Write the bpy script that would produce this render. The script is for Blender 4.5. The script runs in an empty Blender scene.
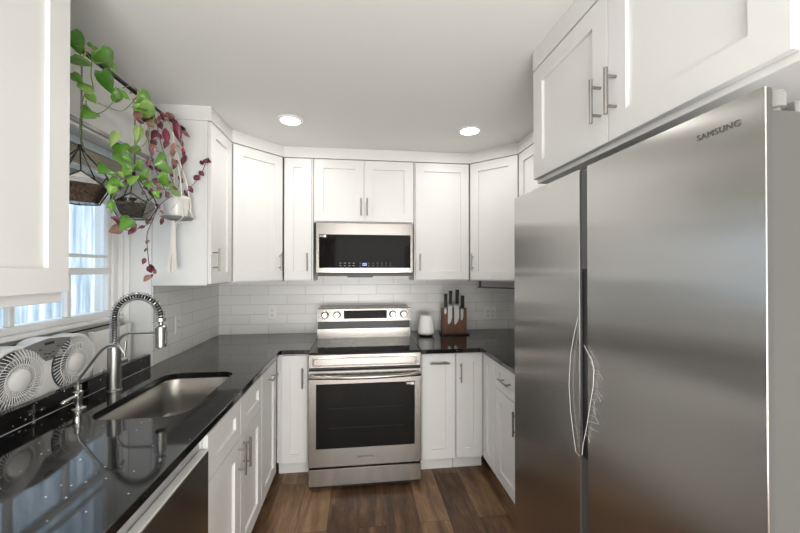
import bpy, bmesh, math, random
from mathutils import Vector, Matrix
PI = math.pi
random.seed(7)
C = bpy.context.scene.collection

# ------------------------------------------------------------------ camera, world, exposure
F, YAW, PITCH, CH = 344.735, .119, .0064, 1.478
cd = bpy.data.cameras.new('camera'); cam = bpy.data.objects.new('camera', cd); C.objects.link(cam)
cd.sensor_fit = 'HORIZONTAL'; cd.sensor_width = 36; cd.lens = F * 36 / 800; cd.clip_start = .02; cd.clip_end = 60
cam.location = (0, 0, CH); cam.rotation_euler = (PI / 2 + PITCH, 0, -YAW)
bpy.context.scene.camera = cam
vs = bpy.context.scene.view_settings
vs.view_transform = 'Standard'; vs.look = 'None'; vs.gamma = 1; vs.use_curve_mapping = False; vs.exposure = 0.24
world = bpy.data.worlds.new('world'); bpy.context.scene.world = world; world.use_nodes = True
bg = world.node_tree.nodes['Background']; bg.inputs[0].default_value = (.88, .94, 1, 1); bg.inputs[1].default_value = 2.3
LAMP_W = 2.9        # each recessed ceiling light
REAR_W = 3.6       # lights of the room behind the camera

# soft fill lamp added behind the camera, turned up to brighten the ceiling
fl = bpy.data.lights.new('ceiling_fill', 'AREA'); fl.shape = 'RECTANGLE'; fl.size = 1.6; fl.size_y = 1.6; fl.energy = 66; fl.color = (1, .985, .965)
flo = bpy.data.objects.new('ceiling_fill', fl); C.objects.link(flo); flo.location = (.15, -1.7, .8); flo.rotation_euler = (PI - .45, 0, 0)

# unseen fill lamp added at the rear wall to lighten the lower fronts
rl = bpy.data.lights.new('rear_fill', 'AREA'); rl.shape = 'RECTANGLE'; rl.size = 2.4; rl.size_y = 1.25; rl.energy = 62; rl.color = (1, .99, .97)
rlo = bpy.data.objects.new('rear_fill', rl); C.objects.link(rlo); rlo.location = (.2, -3.1, .72); rlo.rotation_euler = (PI/2, 0, 0)

# ------------------------------------------------------------------ room measures (metres; camera stands at x=0,y=0)
XL, XR, W, H = -1.192, 1.532, 3.107, 2.44
WX = -1.38                      # plane of the window, set back in the wall
NY, FY = 1.17, 2.153            # window niche from NY to FY
REAR = -3.2

# ------------------------------------------------------------------ helpers
def ray(u, v):
    X = (u - 400) / F; Z = -(v - 266.5) / F; Y = 1.
    c, s = math.cos(PITCH), math.sin(PITCH); Y, Z = Y * c - Z * s, Y * s + Z * c
    c, s = math.cos(YAW), math.sin(YAW)
    return Vector((X * c + Y * s, -X * s + Y * c, Z))
def at(u, v, x):                # the point of the photograph's sight line that lies in the vertical plane X = x
    d = ray(u, v); t = x / d.x
    return Vector((x, d.y * t, CH + d.z * t))

class MB:
    def __init__(s): s.bm = bmesh.new(); s.M = Matrix()
    def _v(s, p): return s.bm.verts.new(s.M @ Vector(p))
    def box(s, x0, x1, y0, y1, z0, z1, bev=0.0, seg=1):
        x0, x1 = sorted((x0, x1)); y0, y1 = sorted((y0, y1)); z0, z1 = sorted((z0, z1))
        v = [s._v(p) for p in ((x0,y0,z0),(x1,y0,z0),(x1,y1,z0),(x0,y1,z0),(x0,y0,z1),(x1,y0,z1),(x1,y1,z1),(x0,y1,z1))]
        f = [s.bm.faces.new([v[i] for i in q]) for q in ((3,2,1,0),(4,5,6,7),(0,1,5,4),(1,2,6,5),(2,3,7,6),(3,0,4,7))]
        if bev > 0:
            e = list({e for q in f for e in q.edges})
            bmesh.ops.bevel(s.bm, geom=e, offset=bev, segments=seg, affect='EDGES', profile=.5)
        return s
    def prism(s, poly, z0, z1):             # poly counter-clockwise in x,y
        a = [s._v((x, y, z0)) for x, y in poly]; b = [s._v((x, y, z1)) for x, y in poly]
        s.bm.faces.new(a[::-1]); s.bm.faces.new(b); n = len(a)
        for i in range(n): s.bm.faces.new((a[i], a[(i+1) % n], b[(i+1) % n], b[i]))
        return s
    def tube(s, pts, r, seg=10, closed=False, cap=True):
        pts = [Vector(p) for p in pts]; n = len(pts)
        rs = r if isinstance(r, (list, tuple)) else [r] * n
        t0 = (pts[1] - pts[0]).normalized()
        up = Vector((0, 0, 1)) if abs(t0.z) < .9 else Vector((1, 0, 0))
        N = (up - t0 * up.dot(t0)).normalized(); rings = []
        for i in range(n):
            a = pts[i-1] if (i > 0 or closed) else pts[0]; b = pts[(i+1) % n] if (i < n-1 or closed) else pts[-1]
            t = (b - a).normalized() if (b - a).length > 1e-9 else t0
            N = (N - t * N.dot(t)); N = N.normalized() if N.length > 1e-6 else t.orthogonal().normalized()
            B = t.cross(N)
            rings.append([s._v(pts[i] + (N * math.cos(2*PI*k/seg) + B * math.sin(2*PI*k/seg)) * rs[i]) for k in range(seg)])
        for i in range(n if closed else n-1):
            p, q = rings[i], rings[(i+1) % n]
            for k in range(seg): s.bm.faces.new((p[k], p[(k+1) % seg], q[(k+1) % seg], q[k]))
        if cap and not closed:
            s.bm.faces.new(rings[0][::-1]); s.bm.faces.new(rings[-1])
        return s
    def cyl(s, a, b, r, seg=20): return s.tube((a, b), r, seg)
    def lathe(s, prof, c=(0,0,0), seg=32, axis='z'):
        rings = []
        for r, z in prof:
            ring = []
            for k in range(seg):
                ca, sa = math.cos(2*PI*k/seg), math.sin(2*PI*k/seg)
                p = (r*ca, r*sa, z) if axis == 'z' else (z, r*ca, r*sa) if axis == 'x' else (r*sa, z, r*ca)
                ring.append(s._v((c[0]+p[0], c[1]+p[1], c[2]+p[2])))
            rings.append(ring)
        for p, q in zip(rings, rings[1:]):
            for k in range(seg): s.bm.faces.new((p[k], p[(k+1) % seg], q[(k+1) % seg], q[k]))
        s.bm.faces.new(rings[0][::-1]); s.bm.faces.new(rings[-1])
        return s
    def loft(s, loops, cap0=True, cap1=True):
        R = [[s._v(p) for p in l] for l in loops]; n = len(R[0])
        for p, q in zip(R, R[1:]):
            for k in range(n): s.bm.faces.new((p[k], p[(k+1) % n], q[(k+1) % n], q[k]))
        if cap0: s.bm.faces.new(R[0][::-1])
        if cap1: s.bm.faces.new(R[-1])
        return s
    def ball(s, c, r, sc=(1,1,1), seg=16):
        prof = [(max(1e-4, r*math.sin(PI*i/10)), -r*math.cos(PI*i/10)) for i in range(11)]
        old = s.M; s.M = s.M @ Matrix.Translation(c) @ Matrix.Diagonal((*sc, 1)); s.lathe(prof, seg=seg); s.M = old
        return s
    def build(s, name, mat, parent=None, smooth=False, world=True, recalc=True):
        if recalc: bmesh.ops.recalc_face_normals(s.bm, faces=s.bm.faces[:])
        if parent is not None and world:     # coordinates given in the room: express them in the parent's frame
            m = Matrix.LocRotScale(parent.location, parent.rotation_euler, None)
            if parent.parent: m = Matrix.LocRotScale(parent.parent.location, parent.parent.rotation_euler, None) @ m
            s.bm.transform(m.inverted())
        me = bpy.data.meshes.new(name); s.bm.to_mesh(me); s.bm.free()
        if smooth:
            me.polygons.foreach_set('use_smooth', [True] * len(me.polygons)); me.set_sharp_from_angle(angle=math.radians(38))
        o = bpy.data.objects.new(name, me); C.objects.link(o)
        if mat: me.materials.append(mat)
        if parent is not None: o.parent = parent
        return o

def tag(o, label, cat, group=None):
    o['label'] = label; o['category'] = cat
    if group: o['group'] = group
    return o
def thing(name, label, cat, loc=(0,0,0), rz=0, group=None):
    o = bpy.data.objects.new(name, None); C.objects.link(o); o.empty_display_size = .05
    o.location = loc; o.rotation_euler = (0, 0, rz)
    return tag(o, label, cat, group)
def struct(o): o['kind'] = 'structure'; return o
def rrect(x0, x1, y0, y1, r, z, n=6):
    out = []
    for cx, cy, a in ((x1-r, y1-r, 0), (x0+r, y1-r, PI/2), (x0+r, y0+r, PI), (x1-r, y0+r, 1.5*PI)):
        for i in range(n+1):
            t = a + PI/2*i/n; out.append((cx + r*math.cos(t), cy + r*math.sin(t), z))
    return out

# ------------------------------------------------------------------ materials
def new(name):
    m = bpy.data.materials.new(name); m.use_nodes = True; nt = m.node_tree
    return m, nt, nt.nodes['Principled BSDF']
def mat(name, col, rough=.5, metal=0, spec=.5, **kw):
    m, nt, b = new(name)
    b.inputs['Base Color'].default_value = (*col, 1); b.inputs['Roughness'].default_value = rough
    b.inputs['Metallic'].default_value = metal; b.inputs['Specular IOR Level'].default_value = spec
    for k, v in kw.items(): b.inputs[k.replace('_', ' ')].default_value = v
    return m
def N(nt, t, **kw):
    n = nt.nodes.new(t)
    for k, v in kw.items(): setattr(n, k, v)
    return n
def coords(nt, scale=(1,1,1), rot=(0,0,0)):
    g = N(nt, 'ShaderNodeNewGeometry'); mp = N(nt, 'ShaderNodeMapping')
    mp.inputs['Scale'].default_value = scale; mp.inputs['Rotation'].default_value = rot
    nt.links.new(g.outputs['Position'], mp.inputs['Vector']); return mp.outputs['Vector']
def objcoords(nt, scale=(1,1,1)):
    g = N(nt, 'ShaderNodeTexCoord'); mp = N(nt, 'ShaderNodeMapping'); mp.inputs['Scale'].default_value = scale
    nt.links.new(g.outputs['Object'], mp.inputs['Vector']); return mp.outputs['Vector']
def noise(nt, vec, scale, detail=3, rough=.5):
    n = N(nt, 'ShaderNodeTexNoise'); n.inputs['Scale'].default_value = scale; n.inputs['Detail'].default_value = detail; n.inputs['Roughness'].default_value = rough
    nt.links.new(vec, n.inputs['Vector']); return n.outputs['Fac']
def ramp(nt, fac, stops):
    r = N(nt, 'ShaderNodeValToRGB'); e = r.color_ramp.elements
    while len(e) < len(stops): e.new(.5)
    for i, (p, c) in enumerate(stops): e[i].position = p; e[i].color = (*c, 1)
    nt.links.new(fac, r.inputs['Fac']); return r.outputs['Color']
def bump(nt, b, h, strength, dist=.01):
    n = N(nt, 'ShaderNodeBump'); n.inputs['Strength'].default_value = strength; n.inputs['Distance'].default_value = dist
    nt.links.new(h, n.inputs['Height']); nt.links.new(n.outputs['Normal'], b.inputs['Normal'])

def wallpaint(name, col, sc=60):
    m, nt, b = new(name); b.inputs['Roughness'].default_value = .75; b.inputs['Specular IOR Level'].default_value = .25
    v = coords(nt); nt.links.new(ramp(nt, noise(nt, v, 1.5), [(.3, tuple(c*.985 for c in col)), (.7, col)]), b.inputs['Base Color'])
    bump(nt, b, noise(nt, v, sc, 4), .04, .003); return m
def steel(name, col=(.62,.61,.59), rough=.3, aniso=.7, rot=0.0, streak=(2, 2, 400)):
    m, nt, b = new(name); b.inputs['Metallic'].default_value = 1
    v = objcoords(nt, streak); f = noise(nt, v, 1, 3, .6)
    nt.links.new(ramp(nt, f, [(.25, tuple(c*.97 for c in col)), (.75, col)]), b.inputs['Base Color'])
    mr = N(nt, 'ShaderNodeMapRange'); mr.inputs['To Min'].default_value = rough*.97; mr.inputs['To Max'].default_value = rough*1.03
    nt.links.new(f, mr.inputs['Value']); nt.links.new(mr.outputs['Result'], b.inputs['Roughness'])
    b.inputs['Anisotropic'].default_value = aniso; b.inputs['Anisotropic Rotation'].default_value = rot
    t = N(nt, 'ShaderNodeTangent', direction_type='RADIAL', axis='Z'); nt.links.new(t.outputs['Tangent'], b.inputs['Tangent'])
    return m
def clearglass(name, tint=(1,1,1), gl=.08, rough=.01):
    m = bpy.data.materials.new(name); m.use_nodes = True; nt = m.node_tree; nt.nodes.remove(nt.nodes['Principled BSDF'])
    tr = N(nt, 'ShaderNodeBsdfTransparent'); tr.inputs[0].default_value = (*tint, 1)
    g = N(nt, 'ShaderNodeBsdfGlossy'); g.inputs['Roughness'].default_value = rough
    lw = N(nt, 'ShaderNodeLayerWeight'); lw.inputs['Blend'].default_value = .12
    ad = N(nt, 'ShaderNodeMath', operation='MULTIPLY_ADD'); ad.inputs[1].default_value = .8; ad.inputs[2].default_value = gl*.5
    nt.links.new(lw.outputs['Fresnel'], ad.inputs[0])
    mx = N(nt, 'ShaderNodeMixShader'); nt.links.new(ad.outputs[0], mx.inputs['Fac'])
    nt.links.new(tr.outputs[0], mx.inputs[1]); nt.links.new(g.outputs[0], mx.inputs[2])
    nt.links.new(mx.outputs[0], nt.nodes['Material Output'].inputs['Surface']); return m
def emis(name, col, st):
    m, nt, b = new(name); b.inputs['Base Color'].default_value = (*col, 1); b.inputs['Emission Color'].default_value = (*col, 1); b.inputs['Emission Strength'].default_value = st
    return m

M_wall = wallpaint('wall_paint', (.78, .78, .77)); M_ceil = wallpaint('ceiling_paint', (.80, .80, .78), 90)
M_cab = mat('cabinet_white', (.75, .75, .738), .38, spec=.4)
M_trim = mat('trim_white', (.84, .84, .83), .42)
M_nickel = mat('brushed_nickel', (.36, .35, .33), .32, 1)
M_steelF = steel('fridge_steel', (.60, .59, .57), .21, .95, 0.0, (300, 300, 3))
M_steelR = steel('range_steel', (.31, .293, .275), .24, .8, .25, (2, 2, 300))
M_grey = mat('fridge_side_grey', (.07, .07, .064), .5, 0)
M_sink = steel('sink_steel', (.44, .42, .395), .30, .4, 0, (200, 4, 4))
M_fau = mat('faucet_steel', (.46, .46, .45), .28, 1)
M_chrome = mat('chrome', (.78, .78, .78), .08, 1)
M_black = mat('black_plastic', (.012, .012, .012), .4)
M_blackmetal = mat('black_metal', (.02, .02, .02), .35, .6)
M_dglass = mat('black_glass', (.006, .006, .006), .05, spec=.25)
M_white = mat('white_plastic', (.82, .82, .80), .4)
M_greyplastic = mat('grey_plastic', (.36, .36, .36), .45)
M_gold = mat('brass_clip', (.75, .55, .22), .3, .8)
M_soil = None
M_pane = clearglass('window_glass', (.93, .97, 1), .08)
M_tglass = clearglass('terrarium_glass', (.97, .985, .975), .30)

def mk_granite():
    m, nt, b = new('black_granite'); v = coords(nt)
    vo = N(nt, 'ShaderNodeTexVoronoi'); vo.inputs['Scale'].default_value = 42; nt.links.new(v, vo.inputs['Vector'])
    sp = N(nt, 'ShaderNodeMath', operation='LESS_THAN'); sp.inputs[1].default_value = .10; nt.links.new(vo.outputs['Distance'], sp.inputs[0])
    wn = N(nt, 'ShaderNodeSeparateColor'); nt.links.new(vo.outputs['Color'], wn.inputs[0])
    gt = N(nt, 'ShaderNodeMath', operation='GREATER_THAN'); gt.inputs[1].default_value = .62; nt.links.new(wn.outputs[0], gt.inputs[0])
    mu = N(nt, 'ShaderNodeMath', operation='MULTIPLY'); nt.links.new(sp.outputs[0], mu.inputs[0]); nt.links.new(gt.outputs[0], mu.inputs[1])
    base = ramp(nt, noise(nt, v, 90, 4, .7), [(.35, (.006, .006, .0065)), (.75, (.018, .017, .016))])
    mx = N(nt, 'ShaderNodeMix', data_type='RGBA'); nt.links.new(mu.outputs[0], mx.inputs[0]); nt.links.new(base, mx.inputs[6]); mx.inputs[7].default_value = (.85, .83, .78, 1)
    nt.links.new(mx.outputs[2], b.inputs['Base Color'])
    b.inputs['Roughness'].default_value = .06; b.inputs['Specular IOR Level'].default_value = .65
    b.inputs['Coat Weight'].default_value = .15; b.inputs['Coat IOR'].default_value = 1.5; b.inputs['Coat Roughness'].default_value = .03
    return m
M_granite = mk_granite()

def mk_tile(axis):                 # glossy white subway tiles, running bond, on a wall whose length runs along x or y
    m, nt, b = new('subway_tile_' + axis); g = N(nt, 'ShaderNodeNewGeometry'); s = N(nt, 'ShaderNodeSeparateXYZ'); c = N(nt, 'ShaderNodeCombineXYZ')
    nt.links.new(g.outputs['Position'], s.inputs[0]); nt.links.new(s.outputs['X' if axis == 'x' else 'Y'], c.inputs[0])
    az = N(nt, 'ShaderNodeMath', operation='SUBTRACT'); az.inputs[1].default_value = .915; nt.links.new(s.outputs['Z'], az.inputs[0]); nt.links.new(az.outputs[0], c.inputs[1])
    br = N(nt, 'ShaderNodeTexBrick'); br.inputs['Scale'].default_value = 1; br.inputs['Brick Width'].default_value = .31; br.inputs['Row Height'].default_value = .084
    br.inputs['Mortar Size'].default_value = .0014; br.inputs['Mortar Smooth'].default_value = .2; br.offset = .5
    br.inputs['Color1'].default_value = (.74, .74, .72, 1); br.inputs['Color2'].default_value = (.79, .79, .77, 1); br.inputs['Mortar'].default_value = (.42, .42, .40, 1)
    nt.links.new(c.outputs[0], br.inputs['Vector']); nt.links.new(br.outputs['Color'], b.inputs['Base Color'])
    b.inputs['Roughness'].default_value = .28
    mp = N(nt, 'ShaderNodeMapping'); mp.inputs['Rotation'].default_value = (0, 0, .5); mp.inputs['Scale'].default_value = (9, 26, 1); nt.links.new(c.outputs[0], mp.inputs['Vector'])
    nz = noise(nt, mp.outputs['Vector'], 1, 1)
    inv = N(nt, 'ShaderNodeMath', operation='SUBTRACT'); nt.links.new(nz, inv.inputs[0]); nt.links.new(br.outputs['Fac'], inv.inputs[1])
    bump(nt, b, inv.outputs[0], .35, .004); return m
M_tile_x, M_tile_y = mk_tile('x'), mk_tile('y')

def mk_floor():
    m, nt, b = new('vinyl_plank'); g = N(nt, 'ShaderNodeNewGeometry'); s = N(nt, 'ShaderNodeSeparateXYZ'); c = N(nt, 'ShaderNodeCombineXYZ')
    nt.links.new(g.outputs['Position'], s.inputs[0]); nt.links.new(s.outputs['Y'], c.inputs[0]); nt.links.new(s.outputs['X'], c.inputs[1])
    br = N(nt, 'ShaderNodeTexBrick'); br.inputs['Scale'].default_value = 1; br.inputs['Brick Width'].default_value = 1.22; br.inputs['Row Height'].default_value = .178
    br.inputs['Mortar Size'].default_value = .0012; br.offset = .37; br.inputs['Bias'].default_value = 0
    br.inputs['Color1'].default_value = (0, 0, 0, 1); br.inputs['Color2'].default_value = (1, 1, 1, 1); br.inputs['Mortar'].default_value = (.5, .5, .5, 1)
    nt.links.new(c.outputs[0], br.inputs['Vector'])
    sp = N(nt, 'ShaderNodeSeparateColor'); nt.links.new(br.outputs['Color'], sp.inputs[0])
    off = N(nt, 'ShaderNodeVectorMath', operation='MULTIPLY_ADD'); off.inputs[1].default_value = (7, 3, 5)
    nt.links.new(br.outputs['Color'], off.inputs[0]); nt.links.new(c.outputs[0], off.inputs[2])
    def grain(scale, sc, det, dist=0):
        mp = N(nt, 'ShaderNodeMapping'); mp.inputs['Scale'].default_value = scale; nt.links.new(off.outputs[0], mp.inputs['Vector'])
        n = N(nt, 'ShaderNodeTexNoise'); n.inputs['Scale'].default_value = sc; n.inputs['Detail'].default_value = det; n.inputs['Roughness'].default_value = .65; n.inputs['Distortion'].default_value = dist
        nt.links.new(mp.outputs['Vector'], n.inputs['Vector']); return n.outputs['Fac']
    g1 = grain((1.5, 9, 1), 1.6, 6, .5); g2 = grain((3, 70, 1), 2, 4); g3 = grain((1.2, 3, 1), 2, 3)
    a = N(nt, 'ShaderNodeMath', operation='MULTIPLY_ADD'); a.inputs[1].default_value = .16; nt.links.new(g2, a.inputs[0]); nt.links.new(g1, a.inputs[2])
    a2 = N(nt, 'ShaderNodeMath', operation='MULTIPLY_ADD'); a2.inputs[1].default_value = .45; nt.links.new(g3, a2.inputs[0]); nt.links.new(a.outputs[0], a2.inputs[2])
    a3 = N(nt, 'ShaderNodeMath', operation='MULTIPLY_ADD'); a3.inputs[1].default_value = .30; nt.links.new(sp.outputs[0], a3.inputs[0]); nt.links.new(a2.outputs[0], a3.inputs[2])
    a4 = N(nt, 'ShaderNodeMath', operation='MULTIPLY'); a4.inputs[1].default_value = .6; nt.links.new(a3.outputs[0], a4.inputs[0])
    col = ramp(nt, a4.outputs[0], [(.40, (.034, .016, .008)), (.52, (.100, .050, .024)), (.63, (.215, .122, .062)), (.74, (.34, .215, .12))])
    mx = N(nt, 'ShaderNodeMix', data_type='RGBA'); nt.links.new(br.outputs['Fac'], mx.inputs[0]); nt.links.new(col, mx.inputs[6]); mx.inputs[7].default_value = (.03, .02, .015, 1)
    nt.links.new(mx.outputs[2], b.inputs['Base Color']); b.inputs['Roughness'].default_value = .38; b.inputs['Specular IOR Level'].default_value = .45
    bump(nt, b, a.outputs[0], .12, .002); return m
M_floor = mk_floor()

def mk_wood(name, dark, light, scale=(40, 40, 4)):
    m, nt, b = new(name); v = objcoords(nt, scale)
    nt.links.new(ramp(nt, noise(nt, v, 1, 5, .6), [(.3, dark), (.7, light)]), b.inputs['Base Color']); b.inputs['Roughness'].default_value = .45; return m
M_walnut = mk_wood('walnut', (.055, .022, .012), (.19, .088, .045), (60, 60, 3))
def mk_soil():
    m, nt, b = new('potting_soil'); v = objcoords(nt)
    nt.links.new(ramp(nt, noise(nt, v, 110, 5, .7), [(.35, (.012, .007, .004)), (.6, (.055, .032, .020)), (.75, (.16, .10, .07))]), b.inputs['Base Color'])
    b.inputs['Roughness'].default_value = .95; bump(nt, b, noise(nt, v, 150, 3), .9, .01); return m
M_soil = mk_soil()
def mk_leaf(name, stops, var=(.25, .32, .08)):
    m, nt, b = new(name); a = N(nt, 'ShaderNodeVertexColor', layer_name='tone')
    sp = N(nt, 'ShaderNodeSeparateColor'); nt.links.new(a.outputs['Color'], sp.inputs[0])
    col = ramp(nt, sp.outputs[0], stops)
    v = objcoords(nt); f = noise(nt, v, 70, 3)
    k = N(nt, 'ShaderNodeMath', operation='GREATER_THAN'); k.inputs[1].default_value = .60; nt.links.new(f, k.inputs[0])
    k2 = N(nt, 'ShaderNodeMath', operation='MULTIPLY'); nt.links.new(k.outputs[0], k2.inputs[0]); nt.links.new(sp.outputs[1], k2.inputs[1])
    mx = N(nt, 'ShaderNodeMix', data_type='RGBA'); nt.links.new(k2.outputs[0], mx.inputs[0]); nt.links.new(col, mx.inputs[6]); mx.inputs[7].default_value = (*var, 1)
    nt.links.new(mx.outputs[2], b.inputs['Base Color']); b.inputs['Roughness'].default_value = .38
    b.inputs['Subsurface Weight'].default_value = 0; return m
M_pothos = mk_leaf('pothos_leaf', [(0, (.035, .15, .012)), (.5, (.14, .36, .035)), (1, (.42, .56, .20))])
M_purple = mk_leaf('purple_leaf', [(0, (.09, .012, .028)), (.35, (.19, .035, .06)), (.75, (.36, .17, .14)), (1, (.14, .17, .07))], (.30, .24, .22))
M_stem = mat('green_stem', (.16, .24, .06), .5); M_pstem = mat('purple_stem', (.14, .05, .06), .5)
M_rope = mat('cotton_cord', (.80, .78, .72), .9); M_pot = mat('white_ceramic', (.80, .79, .76), .3)
M_rail = mat('rail_metal', (.16, .16, .155), .4, .5)
M_blade = mat('knife_steel', (.62, .62, .61), .5, .6)
M_matte = mat('matte_ceramic', (.80, .80, .78), .6)

# ------------------------------------------------------------------ room shell
o = struct(MB().box(XL-.4, XR+.2, REAR-.2, W+.2, -.1, 0).build('floor', M_floor))
o = struct(MB().box(XL-.4, XR+.2, REAR-.2, W+.2, H, H+.1).build('ceiling', M_ceil))
struct(MB().box(XL-.4, XR+.2, W, W+.15, 0, H).build('wall_back', M_wall))
struct(MB().box(XR, XR+.15, REAR, W, 0, H).build('wall_right', M_wall))
struct(MB().box(XL-.3, XR+.15, REAR-.15, REAR, 0, H).build('wall_rear', M_wall))
wl = MB()
wl.box(XL-.3, XL, REAR, NY, 0, H); wl.box(XL-.3, XL, FY, W, 0, H)
wl.box(XL-.3, XL, NY, FY, 0, .914); wl.box(XL-.3, XL-.032, NY, FY, .914, .935); wl.box(XL-.3, XL, NY, FY, 2.085, H)
wl.box(XL-.3, WX, NY, FY, .935, 1.165)
struct(wl.build('wall_left', M_wall))
# tiled backsplash
struct(MB().box(XL+.008, XR-.001, W-.008, W-.0005, .9155, 1.46).build('wall_back_tiles', M_tile_x))
struct(MB().box(XL+.0005, XL+.008, FY+.002, W-.0085, .9155, 1.378).build('wall_left_tiles', M_tile_y))
struct(MB().box(XR-.008, XR-.0005, 1.42, W-.0085, .9155, 1.378).build('wall_right_tiles', M_tile_y))

# window: frame, sashes with bars, panes
wn = MB()
y0, y1, zb, zt = NY+.01, FY-.012, 1.215, 2.08
for a, b_, c, d in ((y0, y0+.04, zb, zt), (y1-.04, y1, zb, zt), (y0+.04, y1-.04, zt-.16, zt), (y0+.04, y1-.04, zb, zb+.03)):
    wn.box(WX-.05, WX+.02, a, b_, c, d, .003)
wn.box(WX-.025, WX+.012, y0+.04, y1-.04, 1.448, 1.482, .003)      # meeting rail
wn.box(WX-.02, WX+.004, y0+.04, y1-.04, 1.536, 1.552, .002)
wn.box(WX-.02, WX+.004, y0+.04, y1-.04, 1.835, 1.87, .003)
for yy in (1.552, 1.825):
    wn.box(WX-.02, WX+.006, yy-.012, yy+.012, zb+.03, 1.448, .003)
wn.box(WX-.02, WX+.008, y1-.062, y1-.04, zb+.03, 1.835, .003)
window = struct(wn.build('window_1', M_trim))
struct(MB().box(WX-.014, WX-.009, y0+.03, y1-.03, zb+.02, zt-.1).build('window_glass', M_pane, window))
st = MB().box(WX, WX+.055, NY+.001, FY-.001, 1.196, 1.216, .004).box(WX, WX+.022, NY+.001, FY-.001, 1.176, 1.196, .002)
struct(st.build('trim_1', M_trim))                                                        # window stool
struct(MB().box(WX-.1, WX+.006, NY+.001, FY-.001, 1.1652, 1.1757).box(WX-.1, WX-.001, NY+.001, FY-.001, 1.1757, 1.2148).build('gap_shade_strip', mat('gap_shade_dark', (.03, .03, .03), .6)))  # dark filler painted as the shadow gap below the stool, closes the slit
cs = MB().box(WX+.02, WX+.045, FY-.02, FY-.001, 1.217, 2.08, .003).box(WX+.045, WX+.075, FY-.012, FY-.001, .937, 2.08, .003)
struct(cs.build('trim_2', M_trim))
# grey rail along the niche's upper edge
struct(MB().box(XL-.004, XL+.012, NY, FY-.002, 2.098, 2.118, .003).build('trim_3', mat('grey_rail', (.36, .37, .37), .4, .4)))

# outdoors: neighbouring wall with pale vertical boards, ground
def mk_boards():
    m, nt, b = new('pale_boards'); v = coords(nt, (1, 7, .6))
    nt.links.new(ramp(nt, noise(nt, v, 1.6, 3), [(.36, (.24, .29, .33)), (.5, (.42, .47, .51)), (.64, (.70, .72, .73))]), b.inputs['Base Color']); b.inputs['Roughness'].default_value = .8; return m
struct(MB().box(-4.4, -4.2, -4, 12, -.6, 4.6).build('outdoor_wall', mk_boards()))
struct(MB().box(-4.2, XL-.41, -4, 12, -.7, -.6).build('outdoor_ground', mat('pale_ground', (.55, .58, .58), .9)))

# fascia between wall cabinets and ceiling
ZT = 2.355
def fascia(name, pts, back):
    m = MB()
    n = len(pts)
    poly = pts + back[::-1]
    area = sum(poly[i][0]*poly[(i+1) % len(poly)][1] - poly[(i+1) % len(poly)][0]*poly[i][1] for i in range(len(poly)))
    if area < 0: poly = poly[::-1]
    m.prism(poly, ZT, H-.0005)
    return struct(m.build(name, M_cab))
fx = -.868; uy = 2.782; rx = 1.206
fascia('trim_4', [(fx, FY), (fx, 2.497), (-.585, uy), (.915, uy), (rx, 2.497), (rx, 1.46)],
       [(XL+.001, FY), (XL+.001, 2.6), (XL+.001, W-.001), (XR-.001, W-.001), (XR-.001, 2.6), (XR-.001, 1.46)])
struct(MB().box(.769, XR-.001, .526, 1.448, ZT, H-.0005).build('trim_5', M_cab))
struct(MB().box(XL+.001, fx, .2, 1.156, ZT, H-.0005).build('trim_6', M_cab))
# baseboard behind the camera
struct(MB().box(XL+.001, XR-.001, REAR+.001, REAR+.015, .001, .1, .003).build('baseboard_rear', M_trim))

ds = MB()
for i in range(9): ds.box(-1.12+i*.062, -1.12+i*.062+.034, REAR+.016, REAR+.05, .012, 2.15)
ds.box(-1.14, -.56, REAR+.016, REAR+.055, 2.151, 2.22)
struct(ds.build('door_1', mk_wood('brown_slats', (.05, .022, .010), (.12, .06, .03))))

# ------------------------------------------------------------------ cabinets
def door_mesh(m, w, h, x, z, y=0.0, t=.019, fr=.070, rec=.012):
    """a framed flat-panel front: x,z lower corner, front face at y, thickness t backwards"""
    fr = min(fr, w*.33, h*.33)
    e = .0015
    def rect(i, yy): return [(x+i, yy, z+i), (x+w-i, yy, z+i), (x+w-i, yy, z+h-i), (x+i, yy, z+h-i)]
    m.loft([rect(0, y+t), rect(0, y+e), rect(e, y), rect(fr, y), rect(fr+.0004, y+rec), ], cap0=True, cap1=True)
def bar_handle(m, p, vertical=True, L=.14, out=.034, r=.0058):
    x, z = p
    if vertical:
        m.cyl((x, -out, z-L/2), (x, -out, z+L/2), r, 12)
        for q in (-.32, .32): m.cyl((x, 0, z+q*L), (x, -out, z+q*L), r*.8, 10)
    else:
        m.cyl((x-L/2, -out, z), (x+L/2, -out, z), r, 12)
        for q in (-.32, .32): m.cyl((x+q*L, 0, z), (x+q*L, -out, z), r*.8, 10)
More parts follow.
